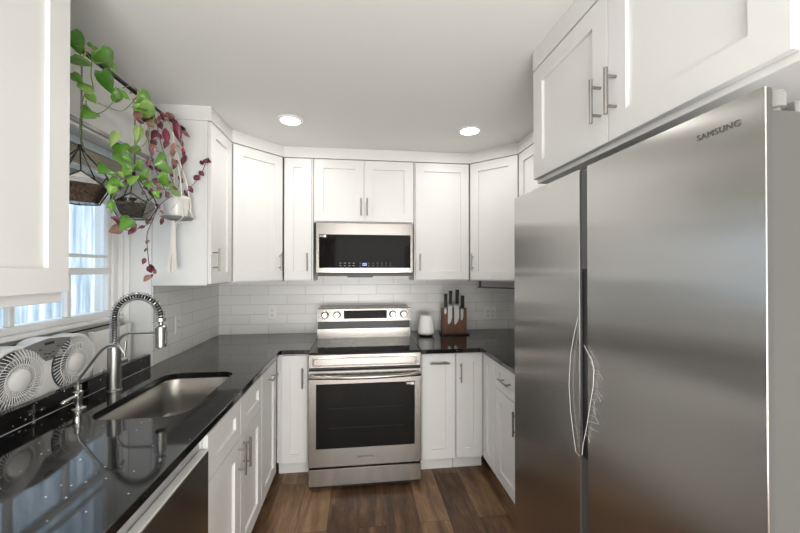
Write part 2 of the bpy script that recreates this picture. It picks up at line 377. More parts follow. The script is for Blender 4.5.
def cabinet(label, loc, rz, w, depth, z0, z1, fronts, poly=None, toe=False, hollow=False, name='wall_cabinet', cat='cabinet', group=None, lip=.008):
    """local frame: x along the front, front face of the doors at y=0, body behind. fronts: (kind, x0, x1, z0, z1, handle or None)"""
    t = thing(name, label, cat, (*loc, 0), rz, group)
    b = MB()
    g = .0012
    if poly: b.prism(poly, z0, z1)
    elif hollow:
        b.box(g, w-g, .0205, depth, .112, .66); b.box(g, w-g, .085, depth, .001, .112)
        b.box(g, w-g, .0205, .036, .661, z1); b.box(g, w-g, depth-.012, depth, .661, z1)
        b.box(g, .018, .037, depth-.013, .661, z1); b.box(w-.018, w-g, .037, depth-.013, .661, z1)
    elif toe:
        b.box(g, w-g, .0205, depth, .112, z1); b.box(g, w-g, .085, depth, .001, .112)
    else: b.box(g, w-g, .0205, depth, z0, z1, .0015)
    b.build('body', M_cab, t, world=False)
    for k, xa, xb, za, zb_, hd in fronts:
        d = MB(); door_mesh(d, xb-xa, zb_-za, xa, za); d = d.build(k, M_cab, t, world=False)
        if hd:
            hm = MB(); bar_handle(hm, hd[:2], hd[2]); hm.build('handle', M_nickel, d, smooth=True, world=False)
    return t
UB, UT, DB, DT = 1.379, 2.354, 1.389, 2.347
GU, GB = 'white wall cabinets', 'white base cabinets'
dp = .324
R90 = PI/2
# wall cabinets
cabinet('single door white wall cabinet over the sink, cut off by the photo edge', (fx, .35), R90, .805, .322, UB, UT, [('door', .40, .802, 1.409, DT, None), ('door', .003, .397, 1.409, DT, None)], group=GU)
cabinet('slim white wall cabinet whose plain side panel stands behind the hanging purple plant', (fx, FY), R90, .342, .322, UB, UT, [('door', .005, .337, DB, DT, (.035, 1.53, True))], group=GU)
dl = .28*math.sqrt(2)
def diag_poly(w, side):
    # pentagon of a corner cabinet in the frame of its diagonal front
    a = .0205; s = math.sqrt(.5); d = .322*s; e = .61*s
    return [(.0015, a), (w-.0015, a), (w-.0015+ (d - .012), a+d-.012), (w/2, a + w/2 + 2*(.322*s) - .025), (.0015-(d-.012), a+d-.012)]
def corner(label, loc, rz, w, hd): 
    s = math.sqrt(.5); a = .0205; q = .29*s
    poly = [(.002, a), (w-.002, a), (w-.002+q, a+q), (w/2, a+q+q+w/2-.02), (.002-q, a+q)]
    return cabinet(label, loc, rz, w, 0, UB, UT, [('door', .006, w-.006, DB, DT, hd)], poly=poly, group=GU)
corner('wide white corner wall cabinet set diagonally between the slim cabinets', (fx+.001, 2.499), PI/4, .397, (.362, 1.53, True))
cabinet('narrow white wall cabinet between corner cabinet and microwave', (-.583, uy), 0, .225, dp, UB, UT, [('door', .004, .212, DB, DT, (.182, 1.53, True))], group=GU)
cabinet('short two door white wall cabinet directly above the microwave', (-.357, uy), 0, .806, dp, 1.845, UT, [('door', .008, .397, 1.856, DT, (.375, 1.97, True)), ('door', .400, .796, 1.856, DT, (.423, 1.97, True))], group=GU)
cabinet('tall single door white wall cabinet above the white vase and knives', (.450, uy), 0, .463, dp, UB, UT, [('door', .012, .460, DB, DT, (.045, 1.53, True))], group=GU)
corner('white corner wall cabinet set diagonally above the towel rail beside the fridge', (.916, 2.781), -PI/4, .409, (.035, 1.53, True))
cabinet('white wall cabinet mostly hidden behind the fridge top', (rx, 2.495), -R90, 1.03, .322, UB, UT, [('door', .005, .50, DB, DT, None), ('door', .505, 1.025, DB, DT, None)], group=GU)
# over the fridge
cabinet('two door white cabinet up under the ceiling above the steel fridge', (.769, 1.448), -R90, .922, .76, 1.855, UT,
        [('door', .002, .461, 1.872, DT, (.430, 2.012, True)), ('door', .464, .921, 1.872, DT, (.497, 2.012, True))], group=GU)
# base cabinets
BZ = .884
cabinet('white sink base cabinet with two false drawer fronts above two doors', (-.55, 1.342), R90, .715, .635, 0, BZ,
        [('drawer_front', .003, .356, .69, .868, None), ('drawer_front', .360, .712, .69, .868, None), ('door', .003, .356, .115, .684, (.325, .60, True)), ('door', .360, .712, .115, .684, (.392, .60, True))], hollow=True, name='base_cabinet', group=GB)
cabinet('white pull-out base cabinet with a level bar handle beside the sink cabinet', (-.55, 2.059), R90, .435, .635, 0, BZ,
        [('door', .003, .345, .115, .868, (.174, .80, False))], toe=True, name='base_cabinet', group=GB)
cabinet('narrow white base cabinet between the sink run and the range', (-.572, 2.495), 0, .230, .60, 0, BZ,
        [('door', .036, .212, .115, .868, (.182, .715, True))], toe=True, name='base_cabinet', group=GB)
cabinet('white pull-out base cabinet just beyond the range, level bar handle on top', (.431, 2.425), 0, .263, .67, 0, BZ,
        [('door', .018, .258, .115, .868, (.138, .805, False))], toe=True, name='base_cabinet', group=GB)
cabinet('white base cabinet in the inner corner under the knife block, upright handle', (.695, 2.425), 0, .222, .67, 0, BZ,
        [('door', .004, .198, .115, .868, (.032, .735, True))], toe=True, name='base_cabinet', group=GB)
cabinet('slim white base panel door between inner corner and drawer cabinet', (.897, 2.4445), -R90, .2475, .60, 0, BZ,
        [('door', .026, .2435, .115, .868, None)], toe=True, name='base_cabinet', group=GB)
cabinet('white base cabinet with one drawer beside the fridge', (.897, 2.196), -R90, .36, .63, 0, BZ,
        [('drawer', .004, .356, .70, .868, (.185, .785, False)), ('door', .004, .356, .115, .694, (.336, .60, True))], toe=True, name='base_cabinet', group=GB)

# ------------------------------------------------------------------ countertops
def counter(name, label, outer, hole=None, th=.03, z=.915):
    bm = bmesh.new()
    def loop(pts):
        v = [bm.verts.new((x, y, z)) for x, y in pts]; return [bm.edges.new((v[i], v[(i+1) % len(v)])) for i in range(len(v))]
    e = loop(outer)
    if hole: e += loop(hole)
    bmesh.ops.triangle_fill(bm, use_beauty=True, use_dissolve=False, edges=e)
    bmesh.ops.recalc_face_normals(bm, faces=bm.faces[:])
    if bm.faces[0].normal.z < 0: bmesh.ops.reverse_faces(bm, faces=bm.faces[:])
    r = bmesh.ops.extrude_face_region(bm, geom=bm.faces[:])
    for v in [g for g in r['geom'] if isinstance(g, bmesh.types.BMVert)]: v.co.z -= th
    m = MB(); m.bm.free(); m.bm = bm
    o = m.build(name, M_granite)
    md = o.modifiers.new('edge', 'BEVEL'); md.width = .003; md.segments = 2; md.limit_method = 'ANGLE'
    return tag(o, label, 'countertop')
SX0, SX1, SY0, SY1 = -1.02, -.668, 1.412, 1.992
hole = [(x, y) for x, y, _ in rrect(SX0, SX1, SY0, SY1, .075, 0, 8)]
counter('countertop', 'speckled black granite countertop running under the window with the sink cut out',
        [(XL+.0005, .1), (-.538, .1), (-.538, 2.44), (-.523, 2.457), (-.337, 2.457), (-.337, W-.009), (XL+.009, W-.009), (XL+.009, FY), (XL+.0005, FY)], hole)
counter('countertop', 'speckled black granite countertop holding the knife block beside the fridge',
        [(.429, 2.362), (.852, 2.362), (.866, 2.345), (.866, 1.42), (XR-.009, 1.42), (XR-.009, W-.009), (.429, W-.009)])
o = MB().box(XL-.031, XL-.0005, NY+.002, FY-.002, .9155, .985, .002).build('granite_upstand', M_granite)
tag(o, 'low black granite upstand edging the window niche behind the faucets', 'upstand')

# sink
sk = thing('sink', 'stainless steel undermount sink sunk in the black counter', 'sink', ((SX0+SX1)/2, (SY0+SY1)/2, .70))
loops = []
for inset, z, r in ((-.018, .884, .085), (-.001, .884, .075), (.001, .88, .075), (.006, .75, .075), (.012, .715, .07), (.03, .70, .06), (.06, .698, .05)):
    loops.append(rrect(SX0+inset, SX1-inset, SY0+inset, SY1-inset, r, z, 8))
bowl = MB().loft(loops, cap0=False, cap1=True).build('bowl', M_sink, sk, smooth=True)
dr = MB().lathe([(.001, .0), (.02, .0), (.03, .002), (.042, .003), (.045, 0)], ((SX0+SX1)/2-.02, (SY0+SY1)/2, .6985)).build('drain', M_chrome, sk, smooth=True)

# spring faucet
fx0, fy0 = -1.122, 1.742
t = thing('spring_faucet', 'tall brushed steel spring faucet arching over the sink', 'faucet', (fx0, fy0, .9155))
MB().lathe([(.001, .9155), (.031, .9155), (.031, .921), (.0265, .924), (.0255, 1.118), (.021, 1.123), (.001, 1.123)], (fx0, fy0, 0)).build('column', M_fau, t, smooth=True)
R = .100; zc = 1.25
arc = [(fx0, fy0, 1.12 + i*.13/10) for i in range(10)] + [(fx0 + R - R*math.cos(PI*i/40), fy0, zc + R*math.sin(PI*i/40)) for i in range(41)] + [(fx0+2*R, fy0, zc-.02), (fx0+2*R, fy0, zc-.06)]
MB().tube(arc, .0095, 10).build('hose', M_black, t, smooth=True)
sp = []; L = [0]
V = [Vector(p) for p in arc[:-1]]
for a, b in zip(V, V[1:]): L.append(L[-1] + (b-a).length)
tot = L[-1]; turns_a = 0
def pt(s):
    for i in range(len(V)-1):
        if s <= L[i+1] or i == len(V)-2:
            f = (s-L[i])/(L[i+1]-L[i]); return V[i].lerp(V[i+1], f), (V[i+1]-V[i]).normalized()
ns = 1500; ang = 0
for i in range(ns+1):
    s = tot*i/ns; p, tg = pt(s)
    pitch = .0075 if s < .12 else .0125
    ang += 2*PI*(tot/ns)/pitch
    n1 = Vector((0, 1, 0)); n2 = tg.cross(n1)
    sp.append(p + (n1*math.cos(ang) + n2*math.sin(ang)) * .0178)
MB().tube(sp, .0020, 5).build('spring', M_fau, t, smooth=True)
hx = fx0 + 2*R
MB().lathe([(.001, 1.108), (.019, 1.108), (.0235, 1.113), (.0245, 1.205), (.018, 1.212), (.010, 1.216), (.010, 1.225), (.001, 1.225)], (hx, fy0, 0)).build('spray_head', M_fau, t, smooth=True)
MB().lathe([(.009, 1.232), (.021, 1.232), (.021, 1.246), (.009, 1.246)], (hx, fy0, 0), 16).build('collar', M_chrome, t, smooth=True)
MB().box(hx+.019, hx+.026, fy0-.006, fy0+.006, 1.125, 1.185, .002).build('spray_button', M_fau, t)
arm = [(fx0+.018, fy0-.004, 1.115)] + [(fx0+.018+.055*(1-math.cos(PI/2*i/8)), fy0-.004, 1.125+.055*math.sin(PI/2*i/8)) for i in range(9)] + [(hx-.02, fy0-.004, 1.180)]
MB().tube(arm, .0055, 10).build('docking_arm', M_fau, t, smooth=True)
MB().cyl((fx0, fy0+.02, 1.042), (fx0+.01, fy0+.062, 1.042), .014, 16).cyl((fx0+.008, fy0+.054, 1.042), (fx0+.008, fy0+.064, 1.128), .006, 12).build('lever', M_fau, t, smooth=True)

# small filter faucet
gx, gy = -1.118, 1.53
t = thing('filter_faucet', 'small chrome gooseneck drinking water faucet in front of the fan', 'faucet', (gx, gy, .9155))
MB().lathe([(.001, .9155), (.026, .9155), (.026, .920), (.014, .924), (.012, .945), (.016, .955), (.016, .985), (.011, .99), (.011, 1.01), (.001, 1.01)], (gx, gy, 0), 24).build('base', M_chrome, t, smooth=True)
MB().tube([(gx, gy, .968), (gx-.004, gy-.03, .968), (gx-.005, gy-.062, .964), (gx-.005, gy-.075, .962)], [.009, .006, .008, .005], 12).build('lever', M_chrome, t, smooth=True)
pth = [(gx, gy, .99), (gx, gy, 1.02), (gx+.006, gy, 1.04), (gx+.075, gy, 1.135), (gx+.09, gy, 1.153), (gx+.108, gy, 1.166), (gx+.128, gy, 1.170), (gx+.146, gy, 1.165), (gx+.160, gy, 1.150), (gx+.168, gy, 1.135)]
MB().tube(pth, .0055, 10).build('spout', M_fau, t, smooth=True)

# ------------------------------------------------------------------ dishwasher
t = thing('dishwasher', 'stainless steel dishwasher under the near end of the counter', 'dishwasher', (-.57, 1.04, 0))
MB().box(-1.15, -.578, .745, 1.338, .1, .882).box(-1.15, -.62, .745, 1.338, .002, .1).build('tub', M_greyplastic, t)
d = MB().box(-.576, -.545, .742, 1.340, .105, .812, .002).build('door', M_steelR, t)
MB().box(-.5745, -.5465, .744, 1.338, .8125, .818, .001).build('door_top', mat('painted_sheen_edge', (.72, .72, .70), .4), d)  # pale grey paints the ceiling's reflection onto the door's top edge

# ------------------------------------------------------------------ range
x0, x1, yf, yb = -.332, .426, 2.352, 3.094
t = thing('range', 'stainless steel freestanding electric range under the microwave', 'range', ((x0+x1)/2, 2.7, 0))
MB().box(x0, x1, yf+.012, yb, .035, .9045, .002).build('body', M_black, t)
MB().box(x0, x1, yf-.002, 2.84, .905, .916, .002).build('cooktop', M_dglass, t)
M_ringm = mat('ring_grey', (.06, .06, .06), .4)
for i, (bx_, by_, br_) in enumerate(((-.13, 2.50, .10), (.23, 2.50, .115), (-.13, 2.72, .08), (.22, 2.72, .08))):
    MB().tube([(bx_+br_*math.cos(2*PI*k/40), by_+br_*math.sin(2*PI*k/40), .9158) for k in range(40)], .0008, 4, closed=True).build('burner_ring', M_ringm, t)
fp = MB().box(x0, x1, yf-.01, yf+.012, .815, .9045, .004)
fp.build('front_panel', M_steelR, t)
rm = MB()                                                          # pressed oblong in the front panel
lp = [[(x, yf-.0102-dy, z) for x, z, _ in rrect(x0+.028+i, x1-.028-i, .826+i, .884-i, .012, 0, 5)] for i, dy in ((0, 0), (.003, .004), (.006, .004), (.009, .0))]
rm.loft(lp, cap0=False).build('panel_moulding', M_steelR, t, smooth=True)
d = MB().box(x0+.001, x1-.001, yf-.022, yf+.012, .162, .800, .004).build('oven_door', M_steelR, t)
MB().box(x0+.052, x1-.046, yf-.0245, yf-.0215, .285, .712, .001).build('oven_window', M_dglass, d)
MB().box(x0+.60+.055, x0+.60+.082, yf-.0255, yf-.0245, .693, .706).build('sticker', mat('sticker_grey', (.55, .55, .55), .5), d)
MB().box(x0+.60+.083, x0+.60+.106, yf-.0255, yf-.0245, .690, .707).build('sticker', M_white, d)
rack = MB()
for z_ in (.42, .55): rack.cyl((x0+.13, yf-.0246, z_), (x1-.12, yf-.0246, z_), .0007, 5)
rack.build('oven_rack', mat('rack_dark', (.05, .05, .05), .5), d)
hb = []
for i in range(25):
    s = i/24; hb.append((x0+.012+(x1-x0-.024)*s, yf-.052-.022*math.sin(PI*s), .770-.003*math.sin(PI*s)))
hm = MB().tube(hb, .0145, 14)
for xx in (x0+.03, x1-.03): hm.box(xx-.016, xx+.016, yf-.06, yf-.0225, .755, .785, .003)
hm.build('handle', M_steelR, d, smooth=True)
MB().box(x0+.001, x1-.001, yf-.020, yf+.012, .036, .148, .004).build('drawer', M_steelR, t)
for fx_ in (x0+.04, x1-.04):
    for fy_ in (yf+.05, yb-.05): MB().cyl((fx_, fy_, .001), (fx_, fy_, .036), .018, 14).build('foot', M_black, t, smooth=True)
MB().box(x0+.006, x1-.006, yf+.006, yf+.05, .012, .034).build('kick_plate', M_black, t)
bk = MB(); bk.prism([(x0, 2.842), (x1, 2.842), (x1, yb), (x0, yb)], .9165, .99)
bk.build('back_riser', M_steelR, t)
MB().box(x0+.003, x1-.003, 2.862, yb, .99, 1.054).build('vent_recess', M_black, t)
cp = MB(); y_ = 2.828
cp.loft([[(x0, y_, 1.052), (x1, y_, 1.052), (x1, yb, 1.052), (x0, yb, 1.052)], [(x0, y_+.012, 1.150), (x1, y_+.012, 1.150), (x1, yb, 1.150), (x0, yb, 1.150)], [(x0+.003, y_+.02, 1.154), (x1-.003, y_+.02, 1.154), (x1-.003, yb, 1.154), (x0+.003, yb, 1.154)]])
pn = cp.build('control_panel', M_steelR, t)
slope = lambda z: y_ + .012*(z-1.052)/.098
dsp = MB(); a, b = x0+.212, x0+.562
dsp.loft([[(a, slope(1.072)-.002, 1.072), (b, slope(1.072)-.002, 1.072), (b, slope(1.072)+.01, 1.072), (a, slope(1.072)+.01, 1.072)], [(a, slope(1.138)-.002, 1.138), (b, slope(1.138)-.002, 1.138), (b, slope(1.138)+.01, 1.138), (a, slope(1.138)+.01, 1.138)]])
dp_ = dsp.build('display', M_dglass, pn)
M_led = emis('display_light', (.5, .58, 1), .75); M_ledw = emis('legend_light', (.5, .5, .5), .12)
def digit(m, x, y, z, h):
    w = h*.5; r = h*.1
    m.box(x, x+w, y, y+.0006, z+h-r, z+h); m.box(x+w-r, x+w, y, y+.0006, z, z+h)
dg = MB()
for k, xx in enumerate((.175, .19, .212, .227)):
    X_ = x0+.0+.175+xx; Z_ = 1.106; h_ = .017; yy = slope(1.11)-.0032
    dg.box(X_, X_+.010, yy, yy+.001, Z_+h_-.003, Z_+h_); dg.box(X_+.0075, X_+.010, yy, yy+.001, Z_, Z_+h_)
    if k % 2: dg.box(X_, X_+.0025, yy, yy+.001, Z_+h_/2, Z_+h_); dg.box(X_, X_+.010, yy, yy+.001, Z_+h_/2, Z_+h_/2+.0025)
dg.build('clock_digits', M_led, dp_)
lg = MB()
for i in range(5):
    for j in range(3):
        X_ = a+.018+i*.022; Z_ = 1.082+j*.017; lg.box(X_, X_+.012, slope(Z_)-.0030, slope(Z_)-.0022, Z_, Z_+.0025)
for i in range(6):
    X_ = a+.15+i*.030; Z_ = 1.082; lg.box(X_, X_+.008, slope(Z_)-.0030, slope(Z_)-.0022, Z_, Z_+.0025)
    if i > 2: lg.box(X_, X_+.010, slope(1.115)-.0030, slope(1.115)-.0022, 1.115, 1.1175)
lg.build('legends', M_ledw, dp_)
for kx in (.062, .158, .610, .700):
    c = (x0+kx, slope(1.105), 1.105)
    k = MB().lathe([(.028, .0), (.030, -.004), (.024, -.008), (.022, -.028), (.019, -.031), (.001, -.031)], c, 28, 'y').build('knob', M_fau, pn, smooth=True)
    MB().box(c[0]-.005, c[0]+.005, c[1]-.038, c[1]-.03, 1.084, 1.126, .002).build('knob_grip', M_steelR, k)
    MB().tube([(c[0]+.033*math.cos(2*PI*j/28), c[1]-.0015, 1.105+.033*math.sin(2*PI*j/28)) for j in range(28)], .0035, 6, closed=True).build('knob_ring', M_black, k)
def lettering(txt, size, mw, material, parent, name='lettering', depth=.0008):
    cu = bpy.data.curves.new('text', 'FONT'); cu.body = txt; cu.size = size; cu.extrude = depth; cu.align_x = 'CENTER'; cu.align_y = 'CENTER'; cu.space_character = 1.12;
    tmp = bpy.data.objects.new('text', cu); C.objects.link(tmp)
    bpy.context.view_layer.update()
    me = bpy.data.meshes.new_from_object(tmp.evaluated_get(bpy.context.evaluated_depsgraph_get()))
    bpy.data.objects.remove(tmp); bpy.data.curves.remove(cu)
    me.transform(mw)
    pm = Matrix.LocRotScale(parent.location, parent.rotation_euler, None)
    if parent.parent: pm = Matrix.LocRotScale(parent.parent.location, parent.parent.rotation_euler, None) @ pm
    me.transform(pm.inverted()); me.materials.clear(); me.materials.append(material)
    o = bpy.data.objects.new(name, me); C.objects.link(o); o.parent = parent; return o
M_letter = mat('dark_letters', (.05, .05, .05), .4)
lettering('SAMSUNG', .022, Matrix.Translation((.047, yf-.0228, .222)) @ Matrix.Rotation(PI/2, 4, 'X'), M_letter, d)

# ------------------------------------------------------------------ microwave
mx0, mx1, my, mz0, mz1 = -.329, .430, 2.712, 1.432, 1.838
t = thing('microwave', 'stainless steel microwave hung over the range', 'microwave', ((mx0+mx1)/2, 2.9, mz0))
MB().box(mx0+.004, mx1-.004, my+.035, W-.009, mz0+.012, mz1-.001, .002).build('body', M_greyplastic, t)
d = MB().box(mx0, mx1, my, my+.034, mz0+.012, mz1-.002, .004).build('door', M_steelR, t)
MB().box(mx0+.024, mx1-.022, my-.003, my+.001, mz0+.052, mz1-.094, .001).build('window', M_dglass, d)
MB().box(mx0+.01, mx1-.01, my+.004, W-.02, mz0-.012, mz0+.0115).build('vent_underside', M_black, t)
MB().box(-.09, .11, my+.006, my+.15, mz0-.022, mz0-.0125).build('grease_filter', M_black, t)
pw = MB(); yy = my-.0036
for i in range(12):
    X_ = mx0+.18+i*.034 + (.02 if i > 3 else 0)
    for j in range(2): pw.box(X_, X_+.016 if i < 4 else X_+.006, yy, yy+.0005, mz0+.068+j*.02, mz0+.0705+j*.02)
pw.build('keypad_legends', M_ledw, d)
dg = MB()
for X_ in (.030, .048): 
    dg.box(X_, X_+.013, yy, yy+.0005, mz0+.070, mz0+.073); dg.box(X_, X_+.013, yy, yy+.0005, mz0+.086, mz0+.089)
    dg.box(X_, X_+.003, yy, yy+.0005, mz0+.070, mz0+.089); dg.box(X_+.010, X_+.013, yy, yy+.0005, mz0+.070, mz0+.089)
dg.build('clock_digits', M_led, d)
MB().box(mx0+.028, mx0+.058, my-.004, my-.003, mz1-.115, mz1-.099).build('sticker', mat('sticker_grey_dark', (.30, .30, .30), .5), d)
MB().box(mx0+.059, mx0+.078, my-.004, my-.003, mz1-.117, mz1-.097).build('sticker', M_white, d)

# ------------------------------------------------------------------ fridge
FX = .655; fy0_, fy1_, fz = .485, 1.397, 1.776
t = thing('fridge', 'tall brushed steel refrigerator with two doors and torn film at its handles', 'fridge', (1.08, .94, 0))
MB().box(.745, 1.46, fy0_+.006, fy1_-.006, .03, 1.735, .004).build('body', M_grey, t)
MB().box(.80, 1.40, fy0_+.02, fy1_-.02, .001, .03).build('base', M_black, t)
gm = .945                                                         # the gap between the doors
MG2 = mat('door_edge_grey', (.06, .06, .057), .5)
dn = MB().box(FX+.002, FX+.005, fy0_, gm-.018, .06, fz, .0006, 1)
dn = dn.build('door', M_steelF, t)
MB().box(FX+.0051, FX+.0171, fy0_+.0005, gm-.0185, .0605, fz-.0005, .001).build('door_edge', MG2, dn)
MB().box(FX+.0172, .735, fy0_+.005, gm-.02, .065, 1.742, .003).build('door_liner', M_grey, dn)
df = MB().box(FX+.002, FX+.005, gm+.018, fy1_, .06, fz, .0006, 1)
df = df.build('door', M_steelF, t)
MB().box(FX+.0051, FX+.0171, gm+.0185, fy1_-.0005, .0605, fz-.0005, .001).build('door_edge', MG2, df)
MB().box(FX+.0172, .735, gm+.02, fy1_-.005, .065, 1.742, .003).build('door_liner', M_grey, df)
for z0_, z1_, m_ in ((.92, 1.475, M_black), (.06, .918, mat('dark_grey_seal', (.055, .055, .055), .5)), (1.477, 1.77, mat('grey_seal', (.09, .09, .09), .5))):
    MB().box(FX+.008 if m_ is not M_black else FX+.012, .742, gm-.0178, gm+.0178, z0_, z1_).build('handle_recess' if m_ is M_black else 'door_seal', m_, t)
for yy in (fy0_+.03, fy1_-.03):
    c = (.712, yy, 0)
    MB().lathe([(.001, 1.744), (.010, 1.744), (.010, 1.752), (.0165, 1.754), (.0165, 1.778), (.014, 1.782), (.001, 1.782)], c, 24).box(.738, .80, yy-.016, yy+.016, 1.737, 1.766, .003).build('hinge_cap', mat('hinge_grey', (.20, .20, .19), .4), t, smooth=True)
lettering('SAMSUNG', .0158, Matrix.Translation((FX+.0014, .560, 1.7315)) @ Matrix.Rotation(-PI/2, 4, 'Z') @ Matrix.Rotation(PI/2, 4, 'X'), mat('etched_letters', (.13, .13, .13), .4, .5), dn)
film = MB()
def strand(px, r=.0011, x=FX-.004):
    p = [at(u, v, x) for u, v in px]; film.tube(p, r, 5)
strand([(578, 317), (574, 335), (570.5, 355), (569, 385), (570.5, 410), (573.5, 435), (576, 452), (580, 456)], .0006)
strand([(584, 345), (588, 353), (592, 360), (594, 370), (593, 388), (590, 405), (587, 425), (583, 445), (582, 455)], .0007)
rnd = random.Random(3)
for i in range(17):
    v = 352 + i*5.2 + rnd.uniform(-2, 2); u = 594 - max(0, (v-375))*.13 if v > 372 else 586+(v-350)*.35
    l = rnd.uniform(3, 11); strand([(u, v), (u+l*.6, v+rnd.uniform(-2, 4)), (u+l, v+rnd.uniform(2, 9))], .0003)
film.build('torn_film', mat('clear_film', (.80, .80, .80), .35), t, smooth=True)

# ------------------------------------------------------------------ things on the far counter
t = thing('knife_block', 'walnut knife block standing on the granite beside the white vase', 'knife block', (.812, 2.892, .9155))
kx0, kx1, ky0, ky1 = .705, .918, 2.865, 2.92
MB().box(kx0, kx1, ky0, ky1, .9265, 1.140, .002).build('block', M_walnut, t)
MB().box(kx0-.012, kx1+.014, ky0-.035, ky1+.02, .9157, .9262, .003).build('base_plate', M_black, t)
def knife(label, x, ztop, hl, bw, zt, th=.0022, lean=0):
    """handle from ztop down by hl, blade below it down to zt, held flat on the front of the block"""
    t = thing('kitchen_knife', label, 'knife', (x, ky0-.012, zt), 0, 'kitchen knives on the block')
    y = ky0 - .003; zb_ = ztop-hl
    h = MB(); h.loft([[(x+lean+a*.013-.0, y-.010+b*.010, z) for a, b in ((-1, -1), (1, -1), (1, 1), (-1, 1))] for z in (zb_,)] + [[(x+lean*1.4+a*.0125, y-.010+b*.010, z) for a, b in ((-1, -1), (1, -1), (1, 1), (-1, 1))] for z in (zb_+hl*.5,)] + [[(x+lean*1.8+a*.014, y-.010+b*.011, z) for a, b in ((-1, -1), (1, -1), (1, 1), (-1, 1))] for z in (ztop,)])
    h.build('handle', M_black, t)
    b = MB(); f = x - bw/2 + lean
    pts = [(f, zb_-.014), (f+bw, zb_-.014), (f+bw, zt+(zb_-zt)*.35), (f+bw*.75, zt+(zb_-zt)*.15), (f+bw*.30, zt), (f, zt+.01)]
    b.loft([[(px, y-th, pz) for px, pz in pts], [(px, y-.0003, pz) for px, pz in pts]]); b.build('blade', M_blade, t)
    MB().box(x+lean-.012, x+lean+.012, y-.018, y-.002, zb_-.014, zb_-.0005, .001).build('bolster', M_fau, t)
knife('black handled knife with short blade at the block edge nearest the vase', .730, 1.266, .112, .020, 1.09)
knife('black handled knife with wide pale blade, second from the vase on the block', .766, 1.292, .112, .036, 1.005, lean=.004)
knife('tallest black handled chef knife on the walnut block', .824, 1.300, .118, .042, 1.002, lean=.004)
knife('black handled knife with slim blade at the block edge nearest the fridge', .876, 1.250, .103, .022, 1.035)

vx, vy = .565, 2.868
t = thing('vase', 'white ribbed tapered vase standing on the granite near the range', 'vase', (vx, vy, .9155))
prof = [(.001, .926), (.054, .926), (.066, .934), (.0705, .948)]
for i in range(31):
    s = i/30; prof.append((.0705-.017*s + .0008*math.cos(i*PI), .950+.128*s))
prof += [(.052, 1.081), (.049, 1.083), (.001, 1.083)]
MB().lathe(prof, (vx, vy, 0), 40).build('shade', M_matte, t, smooth=True)
MB().lathe([(.001, .9157), (.052, .9157), (.054, .9255), (.001, .9255)], (vx, vy, 0), 32).build('foot', M_black, t, smooth=True)

# towel rail beneath the diagonal corner cabinet
t = thing('towel_rail', 'thin metal towel rail hanging under the corner cabinet beside the fridge', 'towel rail', (1.05, 2.86, 1.31))
p = Vector((1.03, 2.875, 1.318)); q = Vector((1.33, 2.575, 1.318)); e = Vector((.03, .03, 0))
MB().tube([p, q], .0045, 8).tube([p+e, q+e], .0045, 8).tube([p-e*.4, p+e*1.4], .0055, 8).tube([q-e*.4, q+e*1.4], .0055, 8).build('rails', M_rail, t, smooth=True)
MB().box(p.x+.006, p.x+.022, p.y+.006, p.y+.022, 1.318, 1.3785).build('bracket', M_rail, t)
MB().box(q.x+.006, q.x+.022, q.y+.006, q.y+.022, 1.318, 1.3785).build('bracket', M_rail, t)

# electrical outlets
def outlet(label, M4, gang=1):
    t = tag(MB().build('outlet', M_white), label, 'outlet'); bm = bmesh.new()
    m = MB(); w = .07 if gang == 1 else .116; m.M = M4
    m.box(-w/2, w/2, -.006, 0, -.058, .058, .003)
    t.data = bpy.data.meshes.new('plate'); m.bm.to_mesh(t.data); m.bm.free(); t.data.materials.append(M_white)
    sl = MB(); sl.M = M4
    rc = MB(); rc.M = M4
    for g in range(gang):
        cx = 0 if gang == 1 else (-.023 + .046*g)
        for zz in (-.02, .02):
            rc.box(cx-.0165, cx+.0165, -.0078, -.0062, zz-.0145, zz+.0145, .001)
            for s in (-.0065, .0065): sl.box(cx+s-.0014, cx+s+.0014, -.0086, -.0079, zz-.004, zz+.006)
            sl.box(cx-.0022, cx+.0022, -.0086, -.0079, zz-.0105, zz-.0065)
    rc.build('receptacles', M_white, t); sl.build('slots', M_black, t)
    return t
def w_back(x, z): return Matrix.Translation((x, W-.0085, z))
outlet('white outlet on the back tiles between the corner and the range', w_back(-.742, 1.098))
outlet('double white outlet on the tiles between knife block and fridge', w_back(1.215, 1.062), 2)
outlet('white outlet on the window wall tiles near the spray head', Matrix.Translation((XL+.0085, 2.425, 1.112)) @ Matrix.Rotation(R90, 4, 'Z'))

# ------------------------------------------------------------------ ceiling lights
def downlight(label, x, y, w):
    t = thing('ceiling_light', label, 'ceiling light', (x, y, H), 0, 'recessed ceiling lights')
    MB().lathe([(.062, H-.0006), (.083, H-.0006), (.083, H-.006), (.078, H-.010), (.064, H-.010), (.062, H-.006)], (x, y, 0), 40).build('ring', M_trim, t, smooth=True)
    MB().lathe([(.001, H-.0008), (.0625, H-.0008), (.0625, H-.007), (.001, H-.0075)], (x, y, 0), 40).build('diffuser', emis('lamp_glow', (1, .97, .93), 9), t, smooth=True)
    l = bpy.data.lights.new('lamp', 'AREA'); l.shape = 'DISK'; l.size = .12; l.energy = w; l.color = (1, .955, .90)
    lo = bpy.data.objects.new('lamp', l); C.objects.link(lo); lo.parent = t; lo.location = (0, 0, -.013)
downlight('round recessed ceiling light nearer the window plants', -.439, 2.29, LAMP_W)
downlight('round recessed ceiling light nearer the fridge', .765, 2.315, LAMP_W)
downlight('round recessed ceiling light behind the viewer on the window side', -.10, -1.0, REAR_W)
downlight('round recessed ceiling light behind the viewer in the aisle', .55, -1.5, REAR_W)
downlight('round recessed ceiling light at the rear of the room by the window wall', -.45, -1.9, REAR_W)
downlight('round recessed ceiling light at the rear of the room by the fridge wall', .85, -1.9, REAR_W)

